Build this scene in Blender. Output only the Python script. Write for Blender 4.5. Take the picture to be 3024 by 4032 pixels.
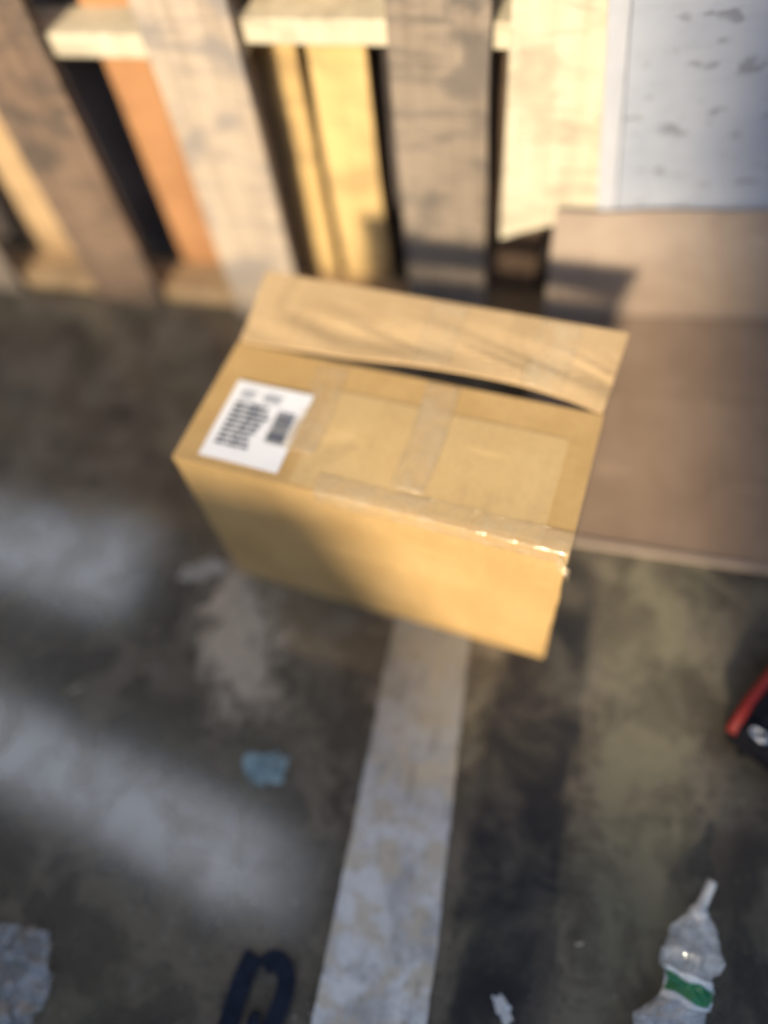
import bpy, bmesh, math, random
from mathutils import Vector, Matrix, noise as mnoise
random.seed(7)
for o in list(bpy.data.objects): bpy.data.objects.remove(o)
scene = bpy.context.scene
COL = scene.collection
R = math.radians

# ------------------------------------------------------------------ camera
cam = bpy.data.cameras.new('camera')
cam.sensor_fit = 'VERTICAL'; cam.sensor_height = 36.0; cam.sensor_width = 27.0; cam.lens = 26.0
cam.clip_start = 0.02; cam.clip_end = 200
cam.dof.use_dof = True; cam.dof.focus_distance = 0.75; cam.dof.aperture_fstop = 0.68
camo = bpy.data.objects.new('camera', cam); COL.objects.link(camo)
m3 = Matrix(((0.96976, -0.14513, 0.19624), (0.22416, 0.84766, -0.48086), (-0.09655, 0.51031, 0.85455)))
camo.matrix_world = Matrix.Translation((0, -1.0619, 1.1)) @ m3.to_4x4()
scene.camera = camo

# ------------------------------------------------------------------ daylight
SUN_DIR = Vector((0.08, 1.0, -0.48)).normalized()          # the way the light travels
elev = math.asin(-SUN_DIR.z)
world = bpy.data.worlds.new('World'); scene.world = world; world.use_nodes = True
wn = world.node_tree.nodes; wl = world.node_tree.links
sky = wn.new('ShaderNodeTexSky'); sky.sky_type = 'NISHITA'; sky.sun_disc = False
sky.dust_density = 0.9; sky.ozone_density = 1.1; sky.air_density = 1.0; sky.sun_elevation = elev; sky.sun_rotation = math.atan2(-SUN_DIR.x, -SUN_DIR.y)
wn['Background'].inputs['Strength'].default_value = 0.14
wl.new(sky.outputs[0], wn['Background'].inputs['Color'])
sun = bpy.data.lights.new('sun', 'SUN'); sun.energy = 3.0; sun.angle = R(5.0); sun.color = (1.0, 0.85, 0.61)
suno = bpy.data.objects.new('sun', sun); COL.objects.link(suno)
suno.rotation_euler = SUN_DIR.to_track_quat('-Z', 'Y').to_euler(); suno.location = (0, -6, 6)
vs = scene.view_settings
vs.view_transform = 'Standard'; vs.look = 'None'; vs.gamma = 1.0; vs.use_curve_mapping = False
vs.exposure = 1.16
scene.cycles.use_denoising = True
scene.cycles.max_bounces = 10

# ------------------------------------------------------------------ node helpers
class NT:
    def __init__(s, name):
        s.m = bpy.data.materials.new(name); s.m.use_nodes = True
        s.t = s.m.node_tree; s.n = s.t.nodes; s.l = s.t.links
        s.b = s.n['Principled BSDF']; s.out = s.n['Material Output']
        s.tc = s.n.new('ShaderNodeTexCoord')
    def put(s, sock, v):
        if isinstance(v, bpy.types.NodeSocket): s.l.new(v, sock)
        elif isinstance(v, (tuple, list)) and len(v) == 3 and sock.type == 'RGBA': sock.default_value = (*v, 1)
        else: sock.default_value = v
    def obj(s): return s.tc.outputs['Object']
    def map(s, v, scale=(1, 1, 1), loc=(0, 0, 0), rot=(0, 0, 0)):
        n = s.n.new('ShaderNodeMapping'); s.l.new(v, n.inputs[0])
        n.inputs['Scale'].default_value = scale; n.inputs['Rotation'].default_value = rot
        s.put(n.inputs['Location'], loc); return n.outputs[0]
    def noise(s, v, scale, detail=5, rough=.55, dist=0.0, w=None):
        n = s.n.new('ShaderNodeTexNoise')
        if w is not None:
            n.noise_dimensions = '4D'; s.put(n.inputs['W'], w)
        s.l.new(v, n.inputs['Vector']); n.inputs['Scale'].default_value = scale
        n.inputs['Detail'].default_value = detail; n.inputs['Roughness'].default_value = rough
        n.inputs['Distortion'].default_value = dist; return n.outputs['Fac']
    def voro(s, v, scale, feature='F1'):
        n = s.n.new('ShaderNodeTexVoronoi'); n.feature = feature; s.l.new(v, n.inputs['Vector'])
        n.inputs['Scale'].default_value = scale; return n.outputs['Distance']
    def math(s, op, a, b=0.0, clamp=False):
        n = s.n.new('ShaderNodeMath'); n.operation = op; n.use_clamp = clamp
        s.put(n.inputs[0], a); s.put(n.inputs[1], b); return n.outputs[0]
    def rng(s, v, a, b, c=0.0, d=1.0, smooth=True):
        n = s.n.new('ShaderNodeMapRange'); n.interpolation_type = 'SMOOTHSTEP' if smooth else 'LINEAR'
        s.put(n.inputs['Value'], v)
        for k, x in zip(('From Min', 'From Max', 'To Min', 'To Max'), (a, b, c, d)): n.inputs[k].default_value = x
        return n.outputs['Result']
    def mix(s, f, a, b, mode='MIX'):
        n = s.n.new('ShaderNodeMix'); n.data_type = 'RGBA'; n.blend_type = mode
        s.put(n.inputs[0], f); s.put(n.inputs[6], a); s.put(n.inputs[7], b); return n.outputs[2]
    def xyz(s, v):
        n = s.n.new('ShaderNodeSeparateXYZ'); s.l.new(v, n.inputs[0]); return n.outputs
    def rand(s): 
        n = s.n.new('ShaderNodeObjectInfo'); return n.outputs['Random']
    def bump(s, h, strength=.3, dist=.002):
        n = s.n.new('ShaderNodeBump'); n.inputs['Strength'].default_value = strength
        n.inputs['Distance'].default_value = dist; s.l.new(h, n.inputs['Height'])
        s.l.new(n.outputs[0], s.b.inputs['Normal'])
    def base(s, c, rough=.7, spec=.3, metal=0.0):
        s.put(s.b.inputs['Base Color'], c); s.put(s.b.inputs['Roughness'], rough)
        s.put(s.b.inputs['Specular IOR Level'], spec); s.b.inputs['Metallic'].default_value = metal
        return s.m

def wood(name, c0, c1, stain=(.12, .10, .09), amount=.4, blotch=.5):
    t = NT(name); o = t.obj(); w = t.math('MULTIPLY', t.rand(), 37.0)
    g = t.noise(t.map(o, (60, 60, 3.0)), 1.0, 6, .6, .6, w)
    f = t.noise(t.map(o, (220, 220, 9)), 1.0, 3, .5, 0, w)
    k = t.math('ADD', t.math('MULTIPLY', g, .75), t.math('MULTIPLY', f, .12))
    c = t.mix(t.rng(k, .30, .60), c0, c1)
    s = t.noise(t.map(o, (9, 9, 15)), 1.0, 5, .6, .3, w)                       # smudges, wider than tall
    c = t.mix(t.math('MULTIPLY', t.rng(s, .48, .64), amount), c, stain)
    saw = t.noise(t.map(o, (9, 9, 55)), 1.0, 5, .65, 1.2, w)                     # scuffs across the board
    c = t.mix(t.math('MULTIPLY', t.rng(saw, .48, .66), amount * .75), c, stain)
    l = t.noise(o, 5, 3, .5, 0, w)
    c = t.mix(t.math('MULTIPLY', t.rng(l, .45, .7), blotch * .5), c, tuple(x * 1.25 for x in c0))
    t.bump(k, .35, .0015)
    return t.base(c, .78, .25)

def kraft(name, c0, c1, rough=.72):
    t = NT(name); o = t.obj(); w = t.math('MULTIPLY', t.rand(), 19.0)
    n1 = t.noise(o, 9, 6, .62, .4, w); n2 = t.noise(t.map(o, (160, 160, 160)), 1, 3, .6, 0, w)
    c = t.mix(t.rng(n1, .35, .65), c0, c1)
    c = t.mix(t.math('MULTIPLY', t.rng(n2, .4, .7), .18), c, tuple(x * .6 for x in c0))
    sc = t.noise(t.map(o, (9, 40, 40)), 1, 4, .6, .4, w)
    fl = t.noise(t.map(o, (260, 3, 3)), 1, 2, .5, 0, w); c = t.mix(t.math('MULTIPLY', t.rng(fl, .4, .65), .10), c, tuple(x * .7 for x in c0))
    st_ = t.noise(t.map(o, (14, 9, 9)), 1, 5, .65, .5, w); c = t.mix(t.math('MULTIPLY', t.rng(st_, .56, .70), .30), c, tuple(x * .55 for x in c0))
    c = t.mix(t.math('MULTIPLY', t.rng(sc, .60, .70), .35), c, tuple(min(1, x * 1.4) for x in c1))
    t.bump(t.noise(t.map(o, (8, 70, 70)), 1, 3, .5, 0, w), .12, .001)
    return t.base(c, rough, .3)

# ------------------------------------------------------------------ materials
def floor_material():
    t = NT('stained_concrete'); o = t.obj(); X, Y, Z = t.xyz(o)
    big = t.noise(o, 3.2, 5, .6, .4); mid = t.noise(o, 11, 6, .62, .5); fine = t.noise(o, 70, 5, .65); grit = t.noise(o, 420, 2, .6)
    c = t.mix(t.rng(big, .35, .65), (.062, .050, .036), (.122, .102, .072))
    c = t.mix(t.math('MULTIPLY', t.rng(mid, .44, .60), .7), c, (.215, .18, .128))
    c = t.mix(t.math('MULTIPLY', t.rng(t.noise(o, 7, 4, .6, .3, 3.3), .5, .68), .35), c, (.098, .100, .050))     # greenish damp
    c = t.mix(t.math('MULTIPLY', t.rng(fine, .50, .66), .55), c, (.034, .028, .025))
    c = t.mix(t.math('MULTIPLY', t.rng(grit, .55, .66), .45), c, (.30, .27, .22))
    chip = t.voro(o, 55); c = t.mix(t.math('MULTIPLY', t.rng(chip, .10, .16, 1, 0), t.rng(t.noise(o, 13, 3, .6, 0, 6.1), .52, .6, 0, .75)), c, (.40, .36, .29))
    strk = t.noise(t.map(o, (26, 7, 1), rot=(0, 0, .25)), 1, 6, .68, .8); c = t.mix(t.math('MULTIPLY', t.rng(strk, .52, .70), .40), c, (.21, .185, .15))
    crk = t.voro(t.map(o, (1, 1, 1)), 2.1, 'DISTANCE_TO_EDGE'); c = t.mix(t.rng(t.math('ADD', crk, t.math('MULTIPLY', t.math('SUBTRACT', mid, .5), .12)), .001, .004, .0, 0), c, (.02, .017, .015))
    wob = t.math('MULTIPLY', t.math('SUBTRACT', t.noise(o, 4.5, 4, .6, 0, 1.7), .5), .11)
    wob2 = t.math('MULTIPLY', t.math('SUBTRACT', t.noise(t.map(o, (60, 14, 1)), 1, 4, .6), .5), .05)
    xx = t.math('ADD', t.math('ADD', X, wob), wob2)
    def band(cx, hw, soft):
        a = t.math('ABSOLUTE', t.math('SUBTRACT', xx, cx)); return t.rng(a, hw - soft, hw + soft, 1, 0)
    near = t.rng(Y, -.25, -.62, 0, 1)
    mottle = t.rng(mid, .25, .62, 1.0, .55)
    # dark run beside the painted line, paler run, then a broader dark run
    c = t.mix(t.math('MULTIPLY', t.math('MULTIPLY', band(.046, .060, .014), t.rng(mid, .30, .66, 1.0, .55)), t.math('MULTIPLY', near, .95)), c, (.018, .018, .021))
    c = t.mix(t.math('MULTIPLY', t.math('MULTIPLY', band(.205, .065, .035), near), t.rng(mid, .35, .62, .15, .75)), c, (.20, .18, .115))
    c = t.mix(t.math('MULTIPLY', t.math('MULTIPLY', band(.42, .105, .03), mottle), .85), c, (.030, .024, .020))
    # powdery dust spill left of the line
    u = t.math('ADD', t.math('MULTIPLY', t.math('ADD', X, .425), 1.0), t.math('MULTIPLY', t.math('ADD', Y, .73), .35))
    v = t.math('MULTIPLY', t.math('ADD', Y, .715), .62)
    warp = t.math('MULTIPLY', t.math('SUBTRACT', t.noise(o, 16, 5, .65, .6), .5), .16)
    warp = t.math('ADD', warp, t.math('MULTIPLY', t.math('SUBTRACT', t.noise(t.map(o, (95, 40, 1), rot=(0, 0, -.6)), 1, 4, .65), .5), .09))
    rr = t.math('ADD', t.math('SQRT', t.math('ADD', t.math('MULTIPLY', u, u), t.math('MULTIPLY', v, v))), warp)
    dust = t.math('MULTIPLY', t.rng(rr, .025, .10, 1, 0), t.rng(fine, .35, .6, 1.0, .8))
    c = t.mix(dust, c, (.58, .48, .36))
    # sealed, polished patches on the left that mirror the roof gaps
    pol = t.math('MULTIPLY', t.rng(X, -.16, -.36, 0, 1), t.rng(t.math('ADD', Y, wob), -.46, -.62, .12, 1))
    pn = t.noise(t.map(o, (7, 2.2, 1), rot=(0, 0, .5)), 1, 4, .55, .5)
    rough = t.mix(pol, (.62,) * 3, t.mix(t.rng(pn, .35, .65), (.14,) * 3, (.30,) * 3))
    rough = t.mix(dust, rough, (.8,) * 3)
    rough = t.mix(t.math('MULTIPLY', t.rng(fine, .45, .65), .35), rough, (.6,) * 3)
    h = t.math('ADD', t.math('MULTIPLY', fine, .6), t.math('MULTIPLY', grit, .4))
    t.bump(h, .5, .0015)
    t.base(c, .6, .25); t.l.new(rough, t.b.inputs['Roughness'])
    t.put(t.b.inputs['Coat Weight'], t.math('MULTIPLY', t.math('MULTIPLY', pol, t.rng(mid, .38, .62, 1, .55)), t.math('SUBTRACT', 1.0, dust))); t.b.inputs['Coat Roughness'].default_value = .13
    t.b.inputs['Coat IOR'].default_value = 3.0
    return t.m

def paint_material():
    t = NT('worn_line_paint'); o = t.obj(); X, Y, Z = t.xyz(o)
    n = t.noise(o, 9, 6, .62, .6); n2 = t.noise(o, 24, 5, .6, .3); n3 = t.noise(o, 90, 4, .6)
    c = t.mix(t.rng(n, .36, .64), (.40, .385, .36), (.83, .815, .78))
    c = t.mix(t.math('MULTIPLY', t.rng(n2, .46, .60), .75), c, (.62, .53, .38))
    c = t.mix(t.math('MULTIPLY', t.rng(t.noise(t.map(o, (30, 9, 1)), 1, 5, .6), .54, .7), .6), c, (.16, .155, .15))
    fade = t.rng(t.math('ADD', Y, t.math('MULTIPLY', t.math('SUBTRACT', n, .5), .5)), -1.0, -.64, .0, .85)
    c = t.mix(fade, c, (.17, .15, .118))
    c = t.mix(t.math('MULTIPLY', t.rng(n3, .58, .72), .55), c, (.12, .105, .09))
    t.bump(n3, .2, .001)
    return t.base(c, .6, .4)

def plain_noise(name, c0, c1, scale=8, rough=.8, spec=.2, bump=.2):
    t = NT(name); o = t.obj(); n = t.noise(o, scale, 6, .6, .3)
    t.bump(t.noise(o, scale * 9, 4, .6), bump, .002)
    return t.base(t.mix(t.rng(n, .35, .65), c0, c1), rough, spec)

def panel_material():
    t = NT('smudged_white_panel'); o = t.obj()
    n = t.noise(o, 4, 5, .6, .3); c = t.mix(t.rng(n, .35, .65), (.32, .345, .41), (.41, .43, .485))
    s = t.noise(t.map(o, (24, 24, 48)), 1, 4, .55, .3); c = t.mix(t.math('MULTIPLY', t.rng(s, .56, .68), .65), c, (.15, .155, .17))
    s2 = t.noise(t.map(o, (9, 9, 60)), 1, 4, .6); c = t.mix(t.math('MULTIPLY', t.rng(s2, .5, .7), .25), c, (.27, .28, .31))
    return t.base(c, .5, .4)

def film(name, col, alpha=.5, rough=.18):
    t = NT(name); n = t.noise(t.obj(), 30, 4, .6, .5)
    t.bump(n, .5, .003)
    t.base(col, rough, 1.0); t.b.inputs['Transmission Weight'].default_value = 0.0
    tr = t.n.new('ShaderNodeBsdfTransparent'); mx = t.n.new('ShaderNodeMixShader')
    t.put(mx.inputs[0], t.rng(n, .3, .7, max(.05, alpha - .22), alpha + .22))
    t.l.new(tr.outputs[0], mx.inputs[1]); t.l.new(t.b.outputs[0], mx.inputs[2]); t.l.new(mx.outputs[0], t.out.inputs[0])
    return t.m

M = {}
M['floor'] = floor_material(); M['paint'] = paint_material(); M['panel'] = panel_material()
M['sun_strip'] = plain_noise('sunlit_edge_strip', (.41, .42, .46), (.47, .475, .51), 10, .5, .4, .1)  # paler than the panel: sunlight on its left edge put into the colour
M['wall'] = plain_noise('dark_plaster', (.075, .062, .058), (.12, .10, .095), 5)
M['concrete'] = plain_noise('grey_blocker_concrete', (.26, .25, .23), (.34, .33, .31), 4)
M['added_roof'] = plain_noise('added_roof_grey', (.12, .12, .12), (.17, .165, .16), 2)
M['yellow'] = wood('new_yellow_pine', (.68, .48, .22), (.54, .36, .15), (.26, .17, .09), .45)
M['orange'] = wood('orange_heartwood', (.44, .225, .105), (.34, .165, .075), (.22, .10, .05), .3)
M['grey'] = wood('weathered_pinkish_pine', (.48, .385, .295), (.35, .275, .205), (.22, .20, .19), .75)
M['brown'] = wood('old_brown_board', (.215, .145, .10), (.13, .085, .06), (.075, .06, .05), .85)
M['dull'] = wood('grey_brown_board', (.30, .24, .185), (.20, .155, .115), (.11, .095, .085), .9)
M['pale'] = wood('pale_cream_board', (.62, .55, .41), (.50, .435, .31), (.30, .25, .18), .6)
M['tan'] = wood('tan_board', (.50, .345, .195), (.40, .27, .145), (.2, .14, .09), .3)
M['kraft'] = kraft('kraft_board', (.48, .305, .122), (.545, .355, .152))
M['kraft_pale'] = kraft('pale_kraft_board', (.535, .365, .168), (.585, .41, .195))
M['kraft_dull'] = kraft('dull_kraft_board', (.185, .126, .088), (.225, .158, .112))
M['kraft_sunlit'] = kraft('sunlit_kraft_board', (.33, .25, .195), (.39, .305, .24))  # same board as the dull kraft, painted paler for sun on the upper panel
M['kraft_flap'] = kraft('creased_kraft_board', (.44, .30, .155), (.50, .35, .19))
M['cut'] = plain_noise('cut_board_edge', (.40, .28, .15), (.56, .42, .26), 60)
M['tape'] = film('clear_parcel_tape', (.74, .58, .36), .15, .10)
M['label'] = plain_noise('label_paper', (.80, .80, .83), (.86, .86, .87), 12, .6, .3, .1)
t = NT('label_ink'); M['ink'] = t.base((.09, .09, .095), .6, .3)
t = NT('label_ink_faint'); M['ink2'] = t.base((.38, .38, .40), .6, .3)
M['bottle'] = film('crushed_clear_plastic', (.76, .78, .80), .42, .06)
M['neck'] = film('cloudy_plastic', (.62, .63, .64), .85, .25)
M['green'] = plain_noise('green_label_film', (.015, .17, .065), (.03, .24, .10), 20, .3, .5, .1)
M['wlabel'] = plain_noise('white_label_film', (.74, .77, .79), (.82, .83, .84), 20, .3, .5, .1)
M['film'] = film('cloudy_packing_film', (.52, .53, .54), .34, .2)
M['blue'] = film('pale_blue_film', (.46, .64, .68), .50, .3)
M['white'] = plain_noise('white_paper', (.76, .76, .76), (.86, .86, .85), 30)
M['cream'] = plain_noise('torn_pale_paper', (.50, .44, .36), (.62, .55, .46), 30)
M['navy'] = plain_noise('navy_webbing', (.012, .016, .030), (.022, .028, .048), 90, .85, .2, .5)
M['black'] = plain_noise('black_canvas', (.005, .005, .009), (.012, .012, .018), 60, .8, .2, .4)
M['red'] = plain_noise('red_piping', (.20, .010, .008), (.27, .015, .010), 40, .5, .4, .2)
t = NT('bright_metal'); M['metal'] = t.base((.75, .75, .78), .22, .5, 1.0)
M['twine'] = plain_noise('pale_splinter', (.55, .47, .33), (.66, .58, .44), 50)

# ------------------------------------------------------------------ mesh helpers
def link(name, bm, mat, parent=None, loc=(0, 0, 0), rot=(0, 0, 0), smooth=False):
    me = bpy.data.meshes.new(name); bm.to_mesh(me); bm.free()
    for mm in (mat if isinstance(mat, list) else [mat]): me.materials.append(mm)
    if smooth:
        for p in me.polygons: p.use_smooth = True
    o = bpy.data.objects.new(name, me); COL.objects.link(o); o.location = loc; o.rotation_euler = rot
    if parent: o.parent = parent
    return o
def thing(name, label, cat, loc=(0, 0, 0), rz=0, group=None):
    o = bpy.data.objects.new(name, None); COL.objects.link(o); o.location = loc; o.rotation_euler = (0, 0, rz)
    o.empty_display_size = .05
    return tag(o, label, cat, group)
def tag(o, label, cat, group=None):
    o['label'] = label; o['category'] = cat
    if group: o['group'] = group
    return o
def struct(o): o['kind'] = 'structure'; return o
def slab(x0, x1, y0, y1, z0, z1, bevel=.0, cuts=0, axis=2, warp=0.0, seed=0):
    """A box, optionally cut along one axis, warped a little and bevelled."""
    bm = bmesh.new()
    bmesh.ops.create_cube(bm, size=1)
    for v in bm.verts:
        v.co = Vector(((x0 + x1) / 2 + v.co.x * (x1 - x0), (y0 + y1) / 2 + v.co.y * (y1 - y0), (z0 + z1) / 2 + v.co.z * (z1 - z0)))
    if bevel: bmesh.ops.bevel(bm, geom=list(bm.edges), offset=bevel, segments=2, affect='EDGES', profile=.6)
    if cuts:
        lo, hi = ((x0, x1), (y0, y1), (z0, z1))[axis]
        for k in range(1, cuts):
            p = [0, 0, 0]; n = [0, 0, 0]; p[axis] = lo + (hi - lo) * k / cuts; n[axis] = 1
            bmesh.ops.bisect_plane(bm, geom=bm.verts[:] + bm.edges[:] + bm.faces[:], plane_co=p, plane_no=n)
        for v in bm.verts:
            q = v.co[axis] * 4 + seed * 9.7
            d = Vector([(mnoise.noise(Vector((q, 3.1 * i, seed)))) * warp for i in range(3)]); d[axis] = 0
            v.co += d
    return bm
def ribbon(path, width, thick, up=(0, 0, 1)):
    """A flat strip of real thickness swept along a path."""
    bm = bmesh.new(); P = [Vector(p) for p in path]; prev = None; up = Vector(up)
    for i, p in enumerate(P):
        d = (P[min(i + 1, len(P) - 1)] - P[max(i - 1, 0)]).normalized()
        s = d.cross(up).normalized() * width / 2; n = s.cross(d).normalized() * thick
        r = [bm.verts.new(p - s), bm.verts.new(p + s), bm.verts.new(p + s + n), bm.verts.new(p - s + n)]
        if prev:
            for k in range(4): bm.faces.new((prev[k], prev[(k + 1) % 4], r[(k + 1) % 4], r[k]))
        else: bm.faces.new(r[::-1])
        prev = r
    bm.faces.new(prev); bmesh.ops.recalc_face_normals(bm, faces=bm.faces); return bm
def tube(path, rad, seg=10):
    bm = bmesh.new(); P = [Vector(p) for p in path]; prev = None
    for i, p in enumerate(P):
        d = (P[min(i + 1, len(P) - 1)] - P[max(i - 1, 0)]).normalized()
        a = d.orthogonal().normalized(); b = d.cross(a); rr = rad[i] if isinstance(rad, (list, tuple)) else rad
        if prev: a = (prev[0] - d * prev[0].dot(d)).normalized(); b = d.cross(a)
        ring = [bm.verts.new(p + (a * math.cos(k * math.tau / seg) + b * math.sin(k * math.tau / seg)) * rr) for k in range(seg)]
        if prev:
            for k in range(seg): bm.faces.new((prev[1][k], prev[1][(k + 1) % seg], ring[(k + 1) % seg], ring[k]))
        else: bm.faces.new(ring[::-1])
        prev = (a, ring)
    bm.faces.new(prev[1]); bmesh.ops.recalc_face_normals(bm, faces=bm.faces); return bm
def sheet(fn, nu, nv, thick, inward=(0, 0, -1)):
    """A grid surface fn(u, v) given real thickness on its inward side."""
    bm = bmesh.new(); w = Vector(inward).normalized() * thick
    g = [[bm.verts.new(fn(i / nu, j / nv)) for j in range(nv + 1)] for i in range(nu + 1)]
    h = [[bm.verts.new(v.co + w) for v in r] for r in g]
    for i in range(nu):
        for j in range(nv):
            bm.faces.new((g[i][j], g[i + 1][j], g[i + 1][j + 1], g[i][j + 1]))
            bm.faces.new((h[i][j], h[i][j + 1], h[i + 1][j + 1], h[i + 1][j]))
    for i in range(nu):
        for j in (0, nv): bm.faces.new((g[i][j], h[i][j], h[i + 1][j], g[i + 1][j]))
    for j in range(nv):
        for i in (0, nu): bm.faces.new((g[i][j], g[i][j + 1], h[i][j + 1], h[i][j]))
    bmesh.ops.recalc_face_normals(bm, faces=bm.faces)
    return bm
def prism(poly, y0, y1):
    bm = bmesh.new(); a = [bm.verts.new((x, y0, z)) for x, z in poly]; b = [bm.verts.new((x, y1, z)) for x, z in poly]
    n = len(poly); bm.faces.new(a); bm.faces.new(b[::-1])
    for k in range(n): bm.faces.new((a[k], a[(k + 1) % n], b[(k + 1) % n], b[k]))
    bmesh.ops.recalc_face_normals(bm, faces=bm.faces); return bm

# ------------------------------------------------------------------ the hall
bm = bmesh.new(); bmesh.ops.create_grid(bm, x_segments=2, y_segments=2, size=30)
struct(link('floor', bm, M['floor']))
bm = bmesh.new()
N = 240; prev = None                                        # painted line with a slightly ragged edge
for k in range(N + 1):
    y = -3.4 + k * (2.85 / N)
    a = bm.verts.new((-.188 + (y + .66) * -.026 + mnoise.noise(Vector((y * 9, 0, 2))) * .004 + mnoise.noise(Vector((y * 60, 0, 2))) * .0025, y, .004))
    b = bm.verts.new((-.066 + (y + .66) * -.066 + mnoise.noise(Vector((y * 11, 5, 2))) * .003 + mnoise.noise(Vector((y * 55, 5, 2))) * .0025, y, .004))
    if prev: bm.faces.new((prev[0], prev[1], b, a))
    prev = (a, b)
struct(link('floor_line', bm, M['paint']))
struct(link('wall', slab(-6, 6, .17, .30, 0, 1.40), M['wall']))
struct(link('left_sun_blocker', prism([(-6, 0), (.20, 0), (.20, .80), (-.29, .86), (-.42, 1.235), (-6, 1.26)], -2.62, -2.5), M['concrete']))  # unseen wall added, edge sloped to shade the left side and near floor
struct(link('right_sun_blocker', prism([(.201, 0), (4, 0), (4, 1.98), (-.13, 1.92), (-.08, 1.70), (.201, .80)], -2.62, -2.5), M['concrete']))  # unseen wall added, sloped end keeps sun off the right side
struct(link('low_sky_blocker', slab(-14, 14, -13.5, -12.5, 0, 4.7), M['concrete']))  # unseen block added to cut off the bright low sky
# unseen roof, its gaps placed to lay pale reflected bands on the polished floor
added_roof = bmesh.new()
def added_roof_sheet(poly):
    a = [added_roof.verts.new((x, y, 3.5)) for x, y in poly]; b = [added_roof.verts.new((x, y, 3.6)) for x, y in poly]
    n = len(poly); added_roof.faces.new(a); added_roof.faces.new(b[::-1])
    for k in range(n): added_roof.faces.new((a[k], a[(k + 1) % n], b[(k + 1) % n], b[k]))
added_roof_sheet([(-8, -2.6), (-.75, -2.6), (-.75, -1.25), (-8, .05)])
added_roof_sheet([(-.75, -2.6), (.5, -2.6), (.5, 6), (-.75, 6)])
added_roof_sheet([(-.75, -.74), (-.75, 6), (-2.7, 6), (-2.7, .35), (-2.7, -.42)])
added_roof_sheet([(-2.7, -.42), (-2.7, .35), (-8, 1.1), (-8, .65)])
added_roof_sheet([(-2.7, 1.25), (-2.7, 6), (-8, 6), (-8, 1.9)])
bmesh.ops.recalc_face_normals(added_roof, faces=added_roof.faces)
struct(link('added_roof', added_roof, M['added_roof']))

t = NT('added_translucent_diffuser'); tl = t.n.new('ShaderNodeBsdfTranslucent'); tl.inputs[0].default_value = (.85, .85, .84, 1)
tp = t.n.new('ShaderNodeBsdfTransparent'); mx = t.n.new('ShaderNodeMixShader'); mx.inputs[0].default_value = .38
t.l.new(tp.outputs[0], mx.inputs[1]); t.l.new(tl.outputs[0], mx.inputs[2]); t.l.new(mx.outputs[0], t.out.inputs[0])
struct(link('added_roof_diffuser', slab(-8.2, -.6, -2.2, 2.0, 3.62, 3.63), t.m))  # unseen pane added over the gaps to whiten their reflection

# ------------------------------------------------------------------ pallets stood on edge against the wall
def board(root, x0, x1, y0, y1, z0, z1, mat, seed, broken=None):
    bm = slab(x0, x1, y0, y1, z0, z1, .0025, 16, 2, .004, seed)
    if broken:                                                 # jagged, split-off lower end
        for v in bm.verts:
            if v.co.z < z0 + .03:
                f = (v.co.x - x0) / (x1 - x0)
                v.co.z += broken * f + random.uniform(-.012, .012)
    o = link('deck_board', bm, M[mat], root)
    return o
def stringer(root, x0, x1, z0, z1, mat, seed):
    return link('stringer', slab(x0, x1, .002, .088, z0, z1, .003, 14, 0, .0025, seed), M[mat], root)
pa = thing('pallet', 'old mixed-wood pallet on edge with an orange board, left of the yellow-slatted pallet', 'pallet', group='pallets stood on edge along the wall')
for i, (x0, x1, m) in enumerate(((-1.66, -1.50, 'dull'), (-1.335, -1.185, 'dull'), (-.995, -.842, 'brown'), (-.667, -.516, 'grey'))):
    board(pa, x0, x1, -.020, -.001, .003, 1.06, m, i + 1)
for i, (x0, x1, m) in enumerate(((-1.62, -1.45, 'tan'), (-1.20, -1.095, 'tan'), (-.825, -.735, 'orange'), (-.64, -.545, 'tan'))):
    board(pa, x0, x1, .090, .108, .003, 1.06, m, i + 11)
for z0, z1, k in ((.002, .036, 1), (.514, .549, 2), (1.02, 1.055, 3)): stringer(pa, -1.66, -.522, z0, z1, 'tan' if k == 1 else 'pale', k)
pb = thing('pallet', 'pallet on edge with two new yellow back slats and a broken cream board', 'pallet', group='pallets stood on edge along the wall')
board(pb, -.290, -.147, -.020, -.001, .003, 1.09, 'dull', 21)
board(pb, -.122, .030, -.021, -.002, .255, 1.09, 'pale', 22, .075)
for i, (x0, x1, m) in enumerate(((-.530, -.472, 'yellow'), (-.455, -.358, 'yellow'), (-.165, -.06, 'brown'), (.16, .26, 'brown'))):
    board(pb, x0, x1, .090, .108, .003, 1.09, m, i + 31)
for z0, z1, k in ((.002, .036, 5), (.540, .575, 6), (1.05, 1.085, 7)): stringer(pb, -.512, .50, z0, z1, 'tan' if k == 5 else 'pale', k)
# tall white panel leaning in front of the second pallet's right end
wp = thing('white_panel', 'tall smudged bluish-white panel standing behind the leaning cardboard sheet', 'panel', (.052, -.030, 0))
wp.rotation_euler = (0, R(-5.6), 0)
link('sheet', slab(.035, 1.25, 0, .018, .30, 1.45, .002), M['panel'], wp)
link('lit_edge', slab(.006, .0345, -.003, .019, .315, 1.45, .004), M['sun_strip'], wp)
for x in (.06, 1.1): link('leg', slab(x, x + .045, .0, .018, -.02 - .09 * (1.2 - x) * 0, .2995), M['panel'], wp)

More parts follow.
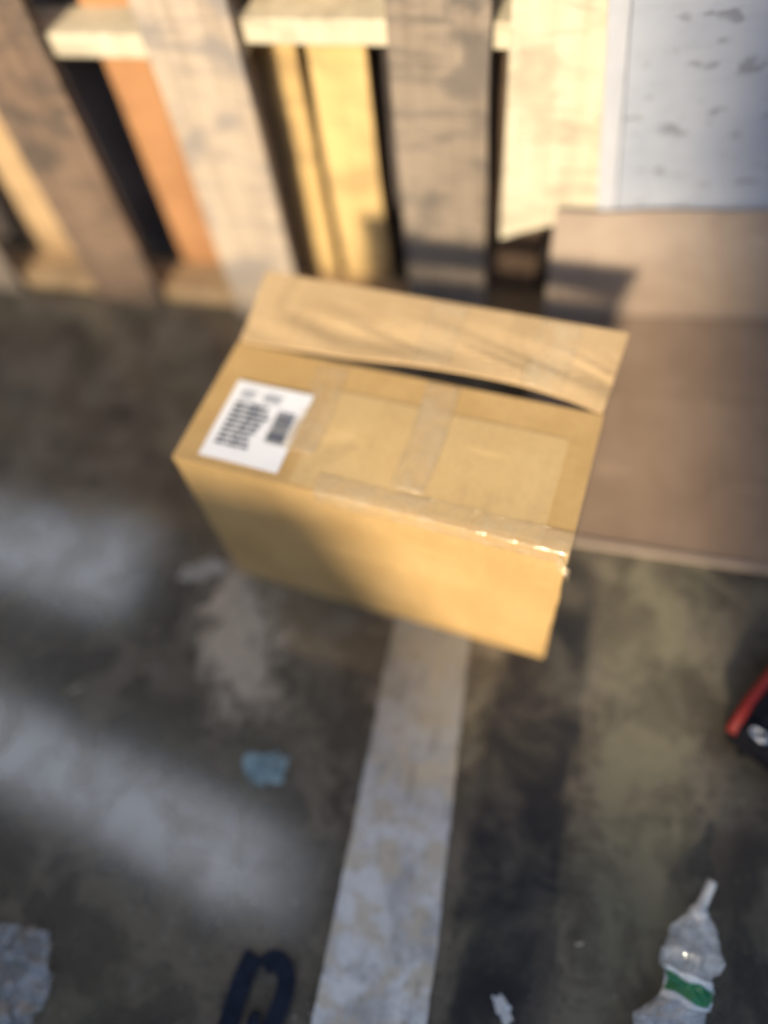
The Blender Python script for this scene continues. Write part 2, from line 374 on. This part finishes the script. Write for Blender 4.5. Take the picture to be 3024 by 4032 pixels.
# ------------------------------------------------------------------ folded cardboard sheet on the floor, bent up the wall
cs = thing('cardboard_sheet', 'large dull brown cardboard sheet creased at the foot of the white panel', 'cardboard sheet', (0, 0, 0))
def low(u, v):
    x = -.035 + u * .95; zf = .104 + .035 * min(1, u * 2.4)
    y = -.445 + v * (.405)
    z = .006 + zf * (v ** 1.25) + mnoise.noise(Vector((x * 5, y * 6, 1))) * .006 * v * (1 - v) * 4
    return Vector((x - .02 * (1 - v), y, z))
def high(u, v):
    x = -.035 + u * .95; zf = .104 + .035 * min(1, u * 2.4) + .006
    top = .326 + .03 * min(1, u * 2.4) + mnoise.noise(Vector((x * 9, 0, 7))) * .006
    return Vector((x, -.0405 - .012 * v + mnoise.noise(Vector((x * 4, v * 3, 5))) * .005 * v - .008 * math.sin(v * 3.14), zf + .0015 + (top - zf) * v))
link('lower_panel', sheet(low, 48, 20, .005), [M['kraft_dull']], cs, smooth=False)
link('upper_panel', sheet(high, 48, 12, .005, (0, 1, 0)), [M['kraft_sunlit']], cs)
link('crease_edge', ribbon([low(i / 30, 1) + Vector((0, -.006, .0050)) for i in range(31)], .010, .004), M['kraft_sunlit'], cs)
link('cut_edge', ribbon([low(i / 30, 0) + Vector((0, -.0035, -.004)) for i in range(31)], .008, .009), M['kraft_sunlit'], cs)
# flutes' score lines across the lower panel
for v in (.66,):
    link('score_line', ribbon([low(i / 30, v) + Vector((0, 0, -.0015)) for i in range(31)], .0035, .0022), M['kraft_dull'], cs)

# ------------------------------------------------------------------ the cardboard box
LX, LY, HZ, T = .516, .206, .341, .005
yaw = R(-6.1)
bx = thing('cardboard_box', 'open brown cardboard box with a white shipping label on its top', 'box', (-.467, -.600, 0), yaw)
def skin(nu, nv, fn): return sheet(fn, nu, nv, T)
def wav(x, y, s, a): return mnoise.noise(Vector((x * 6, y * 6, s))) * a
def worn(u, v):
    e = max(0, 1 - min(u, 1 - u) * 14) * mnoise.noise(Vector((u * 3, v * 7, 6))) * .0022
    f = max(0, 1 - v * 14) * abs(mnoise.noise(Vector((u * 12, 3, 6)))) * .002
    return Vector((e, .0, f))
fr = link('front_panel', sheet(lambda u, v: worn(u, v) + Vector((u * LX, 0 + wav(u * LX, v * HZ, 1, .009) * math.sin(math.pi * u) * math.sin(math.pi * v), v * HZ)), 44, 34, T, (0, 1, 0)), M['kraft'], bx)
link('top_panel', sheet(lambda u, v: Vector((u * LX, .0052 + v * (LY - .0052), HZ + wav(u * LX, v * LY, 2, .0060) * math.sin(math.pi * u) * math.sin(math.pi * min(1, v * .8)))), 28, 14, T), M['kraft'], bx)
link('bottom_panel', slab(.006, LX - .006, .006, LY, .002, .007), M['kraft'], bx)
for x in (0.0, LX - T): link('side_panel', slab(x + .0003 * (x == 0), x + T - .0003, .0055, LY, .0075, HZ - .0055, .001), M['kraft'], bx)
# flaps of the open rear mouth
def flap_fn(u, v):
    gap = .0135 * max(0, math.sin(min(1, max(0, (u - .33) / .65)) ** 1.5 * math.pi)) ** .6 * (1 - v) ** 2
    lift = .024 * v + .012 * math.sin(math.pi * u) * (1 - v) * (u > .0)
    c = mnoise.noise(Vector((u * 5 + v * 3.2, v * 1.5 - u * 2, 4))) * .006 + abs(mnoise.noise(Vector((u * 9 + v * 7, u * 2, 8)))) * -.006 * math.sin(math.pi * v)
    c *= math.sin(math.pi * min(1, v * 1.2 + .08))
    return Vector((.002 + u * (LX - .004) + .012 * v * (u - .3), LY + .003 + gap + v * .118, HZ + .001 + lift + c))
link('flap', sheet(flap_fn, 60, 20, .004), M['kraft_flap'], bx)
link('flap', sheet(lambda u, v: Vector((.004 + u * (LX - .008), LY + .002 + v * .12, .004 + .0 * v)), 20, 6, .004), M['kraft_flap'], bx)
# flatter, paler glued panel on the top, its border left darker
link('glued_panel', sheet(lambda u, v: Vector((.165 + u * .318, .0055 + v * .152, HZ + .0010 + wav(.165 + u * .318, v * .152, 2, .0060) * math.sin(math.pi * (.165 + u * .318) / LX) * math.sin(math.pi * min(1, (.0003 + v * .74) * .8)))), 24, 12, .0010), M['kraft_pale'], bx)
# parcel tape: along the front edge, across the seam, over the flap
def tape(name, fn, nu, nv): return link(name, sheet(fn, nu, nv, .0005), M['tape'], bx, smooth=True)
def edge_tape(u, v):
    x = .20 + u * .3165; k = wav(u * 3, v * .6, 9, .0012) + (.0022 * abs(math.sin(u * 61 + v * 4)) * mnoise.noise(Vector((u * 14, v * 3, 3))) if u > .55 else 0)
    if v < .5: return Vector((x, -.0009 - abs(k) + wav(x, HZ, 1, .004) * 0, HZ - .022 + .0448 * v))
    return Vector((x, -.0009 + (v - .5) * .056, HZ + .0008 + abs(k) + .0014 * min(1, (v - .5) * 6)))
tape('tape_strip', edge_tape, 60, 10)
tape('tape_strip', lambda u, v: Vector((.135 + v * .045 + .004 * math.sin(u * 5), .05 + u * .146, HZ + .0022 + wav(.135 + v * .045, .05 + u * .146, 2, .0060) * .6)), 20, 4)
tape('tape_strip', lambda u, v: Vector((.288 + v * .045 + .003 * math.sin(u * 4), .030 + u * .170, HZ + .0026 + wav(.288 + v * .045, .03 + u * .17, 2, .0060) * math.sin(math.pi * (.288 + v * .045) / LX) * math.sin(math.pi * min(1, (.03 + u * .17) / LY * .8)))), 20, 4)
for x, w in ((.255, .05), (.405, .055)):
    link('tape_strip', sheet(lambda u, v: flap_fn((x + v * w) / LX, .03 + u * .94) + Vector((0, 0, .0009)), 30, 8, .0005), M['tape'], bx, smooth=True)
# torn tape end curling off the front right corner
link('tape_end', sheet(lambda u, v: Vector((LX - .012 + u * .018, -.003 - .006 * u + .004 * math.sin(v * 6), HZ - .006 - v * .022 - .02 * u * u + .004 * math.sin(u * 7 + v * 3))), 10, 6, .0005), M['tape'], bx, smooth=True)
# shipping label
lb = link('shipping_label', sheet(lambda u, v: Vector((.034 + u * .112, .012 + v * .128, HZ + .0026 + .0006 * math.sin(u * 5 + v * 3))), 8, 8, .0004), M['label'], bx)
inkz = HZ + .0040
ink = bmesh.new(); ink2 = bmesh.new()
def dash(b, x0, x1, y0, y1):
    vs_ = [b.verts.new((x, y, inkz)) for x, y in ((x0, y0), (x1, y0), (x1, y1), (x0, y1))]; b.faces.new(vs_)
bold, thin, bars = [], [], []
for k in range(9):                                                       # bold lines, too blurred in the photo to read
    y = .034 + k * .0082; x = .046
    for w in [random.uniform(.012, .024) for _ in range(2)] + [random.uniform(.004, .012)]:
        bold.append((x, x + w, y, y + .0046)); x += w + .0026
for k in range(6):
    y = .112 + (k % 3) * .0055; x = .046 + (k // 3) * .034
    thin.append((x, x + random.uniform(.018, .030), y, y + .0022))
x = 0
for k in range(13):
    w = random.choice((.0012, .0018, .0028)); bars.append((.110, .136, .052 + x, .052 + x + w)); x += w + random.choice((.0012, .002))
for q in bold: dash(ink, *q)
for q in bars: dash(ink, *q)
for q in thin: dash(ink2, *q)
link('print', ink, M['ink'], lb)['kind'] = 'stuff'; link('faint_print', ink2, M['ink2'], lb)['kind'] = 'stuff'

# ------------------------------------------------------------------ crushed bottle
def chain(t, pts):
    t *= len(pts) - 1; i = min(int(t), len(pts) - 2); f = t - i; f = f * f * (3 - 2 * f)
    return [a + (b - a) * f for a, b in zip(pts[i], pts[i + 1])]
bt = thing('plastic_bottle', 'crushed clear plastic bottle with a green and white band lying on the floor', 'bottle', (.26, -1.0, 0))
prof = [(.010, .040, .030, .016), (.006, .022, .030, .029), (.002, -.002, .029, .034), (-.002, -.022, .027, .030), (-.002, -.038, .025, .026), (-.010, -.058, .025, .033), (-.020, -.078, .024, .042), (-.026, -.098, .022, .034), (-.030, -.120, .020, .030), (-.032, -.135, .019, .012)]
def bpt(t, a, grow=0.0, amp=1.0):
    cx, cy, cz, r = chain(t, prof)
    d = Vector((math.cos(a), 0, math.sin(a)))
    n = mnoise.noise(Vector((math.cos(a) * 1.6, math.sin(a) * 1.6, t * 9))) * .30
    n -= abs(mnoise.noise(Vector((math.cos(a) * 2.5 + 4, math.sin(a) * 2.5, t * 16)))) * (.34 if t > .45 else .18)
    q = r * (1 + n * amp) + grow
    return Vector((cx + d.x * q, cy + mnoise.noise(Vector((math.cos(a) * 2, math.sin(a) * 2, t * 11 + 5))) * .006, max(.0015, cz + d.z * q * .72)))
def bsurf(t0, t1, a0, a1, nt, na, grow, skew=0.0):
    bm = bmesh.new(); full = abs(a1 - a0) > 6.2
    rows = []
    for i in range(nt + 1):
        row = []
        for k in range(na if full else na + 1):
            a = a0 + (a1 - a0) * k / na; t = t0 + (t1 - t0) * i / nt + skew * (k / na - .5)
            row.append(bm.verts.new(bpt(max(0, min(1, t)), a, grow)))
        rows.append(row)
    for i in range(nt):
        for k in range(na):
            bm.faces.new((rows[i][k], rows[i][(k + 1) % len(rows[i])], rows[i + 1][(k + 1) % len(rows[i])], rows[i + 1][k]))
    bmesh.ops.recalc_face_normals(bm, faces=bm.faces); return bm
link('body', bsurf(0, 1, 0, math.tau, 44, 22, 0), M['bottle'], bt)
b2 = bsurf(.36, .53, .15, 2.95, 12, 18, .0016, -.05)
bmesh.ops.solidify(b2, geom=b2.faces[:], thickness=.0004); link('white_band', b2, M['wlabel'], bt)
b2 = bsurf(.40, .505, .25, 2.65, 10, 16, .0034, -.06)
bmesh.ops.solidify(b2, geom=b2.faces[:], thickness=.0004); link('green_band', b2, M['green'], bt)
link('neck', tube([(.009, .036, .030), (.010, .048, .031), (.012, .052, .031), (.016, .062, .032), (.022, .078, .034), (.024, .084, .035)], [.014, .011, .007, .0062, .006, .0056], 12), M['neck'], bt, smooth=True)

# ------------------------------------------------------------------ black bag with red piping at the right edge
bg = thing('tool_bag', 'black bag with red piping and a metal clip at the right edge', 'bag', (.302, -.724, 0), R(57.3))
bm = slab(0, .20, -.17, 0, .002, .05, .010, 10, 0, .003, 3); link('bag_body', bm, M['black'], bg, smooth=True)
link('piping', tube([(-.002, -.002, .044), (.05, .004, .050), (.10, .004, .052), (.15, .003, .051), (.20, .0, .046)], .0075, 10), M['red'], bg, smooth=True)
link('strap', ribbon([(.0, -.034, .004), (.004, -.030, .030), (.012, -.030, .053), (.05, -.032, .056), (.12, -.05, .055)], .020, .002), M['black'], bg)
ring = [(.014 + math.cos(k / 16 * math.tau) * .006, -.030 + math.sin(k / 16 * math.tau) * .012, .059) for k in range(17)]
link('clip', tube(ring, .0022, 8), M['metal'], bg, smooth=True)

# ------------------------------------------------------------------ small things on the floor
st = thing('webbing_strap', 'dark navy webbing strap looped on the floor left of the painted line', 'strap', (-.245, -1.17, 0))
def smooth_path(pts, n=8):
    P = [Vector(p) for p in pts]; out = []
    for i in range(len(P) - 1):
        p0, p1, p2, p3 = P[max(i - 1, 0)], P[i], P[i + 1], P[min(i + 2, len(P) - 1)]
        for k in range(n):
            t = k / n; out.append(.5 * ((2 * p1) + (p2 - p0) * t + (2 * p0 - 5 * p1 + 4 * p2 - p3) * t * t + (3 * p1 - p0 - 3 * p2 + p3) * t ** 3))
    return out + [P[-1]]
link('left_run', ribbon(smooth_path([(-.036, -.14, .001), (-.032, -.05, .001), (-.030, 0, .003), (-.026, .030, .004), (-.022, .046, .006)]), .026, .003), M['navy'], st)
link('loop', ribbon(smooth_path([(-.006, .036, .004), (.004, .046, .006), (.016, .043, .005), (.027, .028, .004), (.027, .0, .003), (.020, -.03, .002), (.014, -.07, .002), (.0, -.13, .002)]), .023, .003), M['navy'], st)
link('keeper', tube([(.0, -.012, .004), (-.001, -.022, .006), (-.003, -.032, .004)], [.006, .0085, .006], 10), M['navy'], st, smooth=True)

def crumple(name, label, cat, x, y, rx, ry, h, mat, seed, rz=0, ragged=.3, group=None, n=18, thick=.0006, base=.0012):
    def fn(u, v):
        a, b = u * 2 - 1, v * 2 - 1
        k = 1 + ragged * mnoise.noise(Vector((a * 1.7 + seed, b * 1.7, seed * 3.3))) + ragged * .5 * mnoise.noise(Vector((a * 5 + seed, b * 5, seed * 1.3)))
        s = math.sqrt(max(1e-6, a * a + b * b)); m = max(abs(a), abs(b)); q = (m / s) * .85 + .15
        z = abs(mnoise.noise(Vector((a * 2.3, b * 2.3, seed)))) + .5 * abs(mnoise.noise(Vector((a * 5, b * 5, seed + 4))))
        return Vector((a * q * k * rx, b * q * k * ry, base + z * h))
    o = link(name, sheet(fn, n, n, thick), mat, None, (x, y, 0), (0, 0, rz))
    return tag(o, label, cat, group)
crumple('plastic_film', 'cloudy plastic film crumpled at the bottom left corner of the floor', 'plastic film', -.60, -1.235, .080, .070, .03, M['film'], 3, .3, .12, n=26)
crumple('film_scrap', 'pale blue plastic scrap on the dark floor left of the painted line', 'plastic scrap', -.325, -.898, .030, .024, .012, M['blue'], 5, .35, .55, n=30)
crumple('paper_scrap', 'small white crumpled paper scrap on the dark floor run', 'paper scrap', .052, -1.110, .009, .016, .012, M['white'], 8, .6, .5, n=10)
crumple('torn_paper', 'torn pale paper scrap beside the left bottom corner of the box', 'paper scrap', -.535, -.612, .036, .016, .014, M['cream'], 11, .5, .6)
def splinter(label, x, y, l, w, rz, mat='twine'):
    o = link('wood_splinter', slab(-l / 2, l / 2, -w / 2, w / 2, .0005, .0025, .0004, 4, 0, .001, x), M[mat], None, (x, y, 0), (0, 0, rz)); tag(o, label, 'splinter')
splinter('thin pale splinter on the glossy floor at the far left', -.663, -.846, .018, .003, .55)
splinter('white splinter lying on the painted line near the bottom edge', -.118, -1.155, .010, .004, .9, 'white')
splinter('tiny tan splinter on the floor left of the bottle', .135, -1.02, .010, .003, .4)
splinter('short grey splinter on the floor right of the bottle', .335, -1.075, .012, .004, -.2, 'cream')
# offcut lying in the shade at the foot of the broken board
oc = link('wood_offcut', slab(-.06, .06, -.016, .016, .001, .022, .002, 4, 0, .002, 9), M['tan'], None, (-.105, -.055, 0), (0, 0, -.10))
tag(oc, 'tan wood offcut on the floor under the broken cream board', 'offcut')
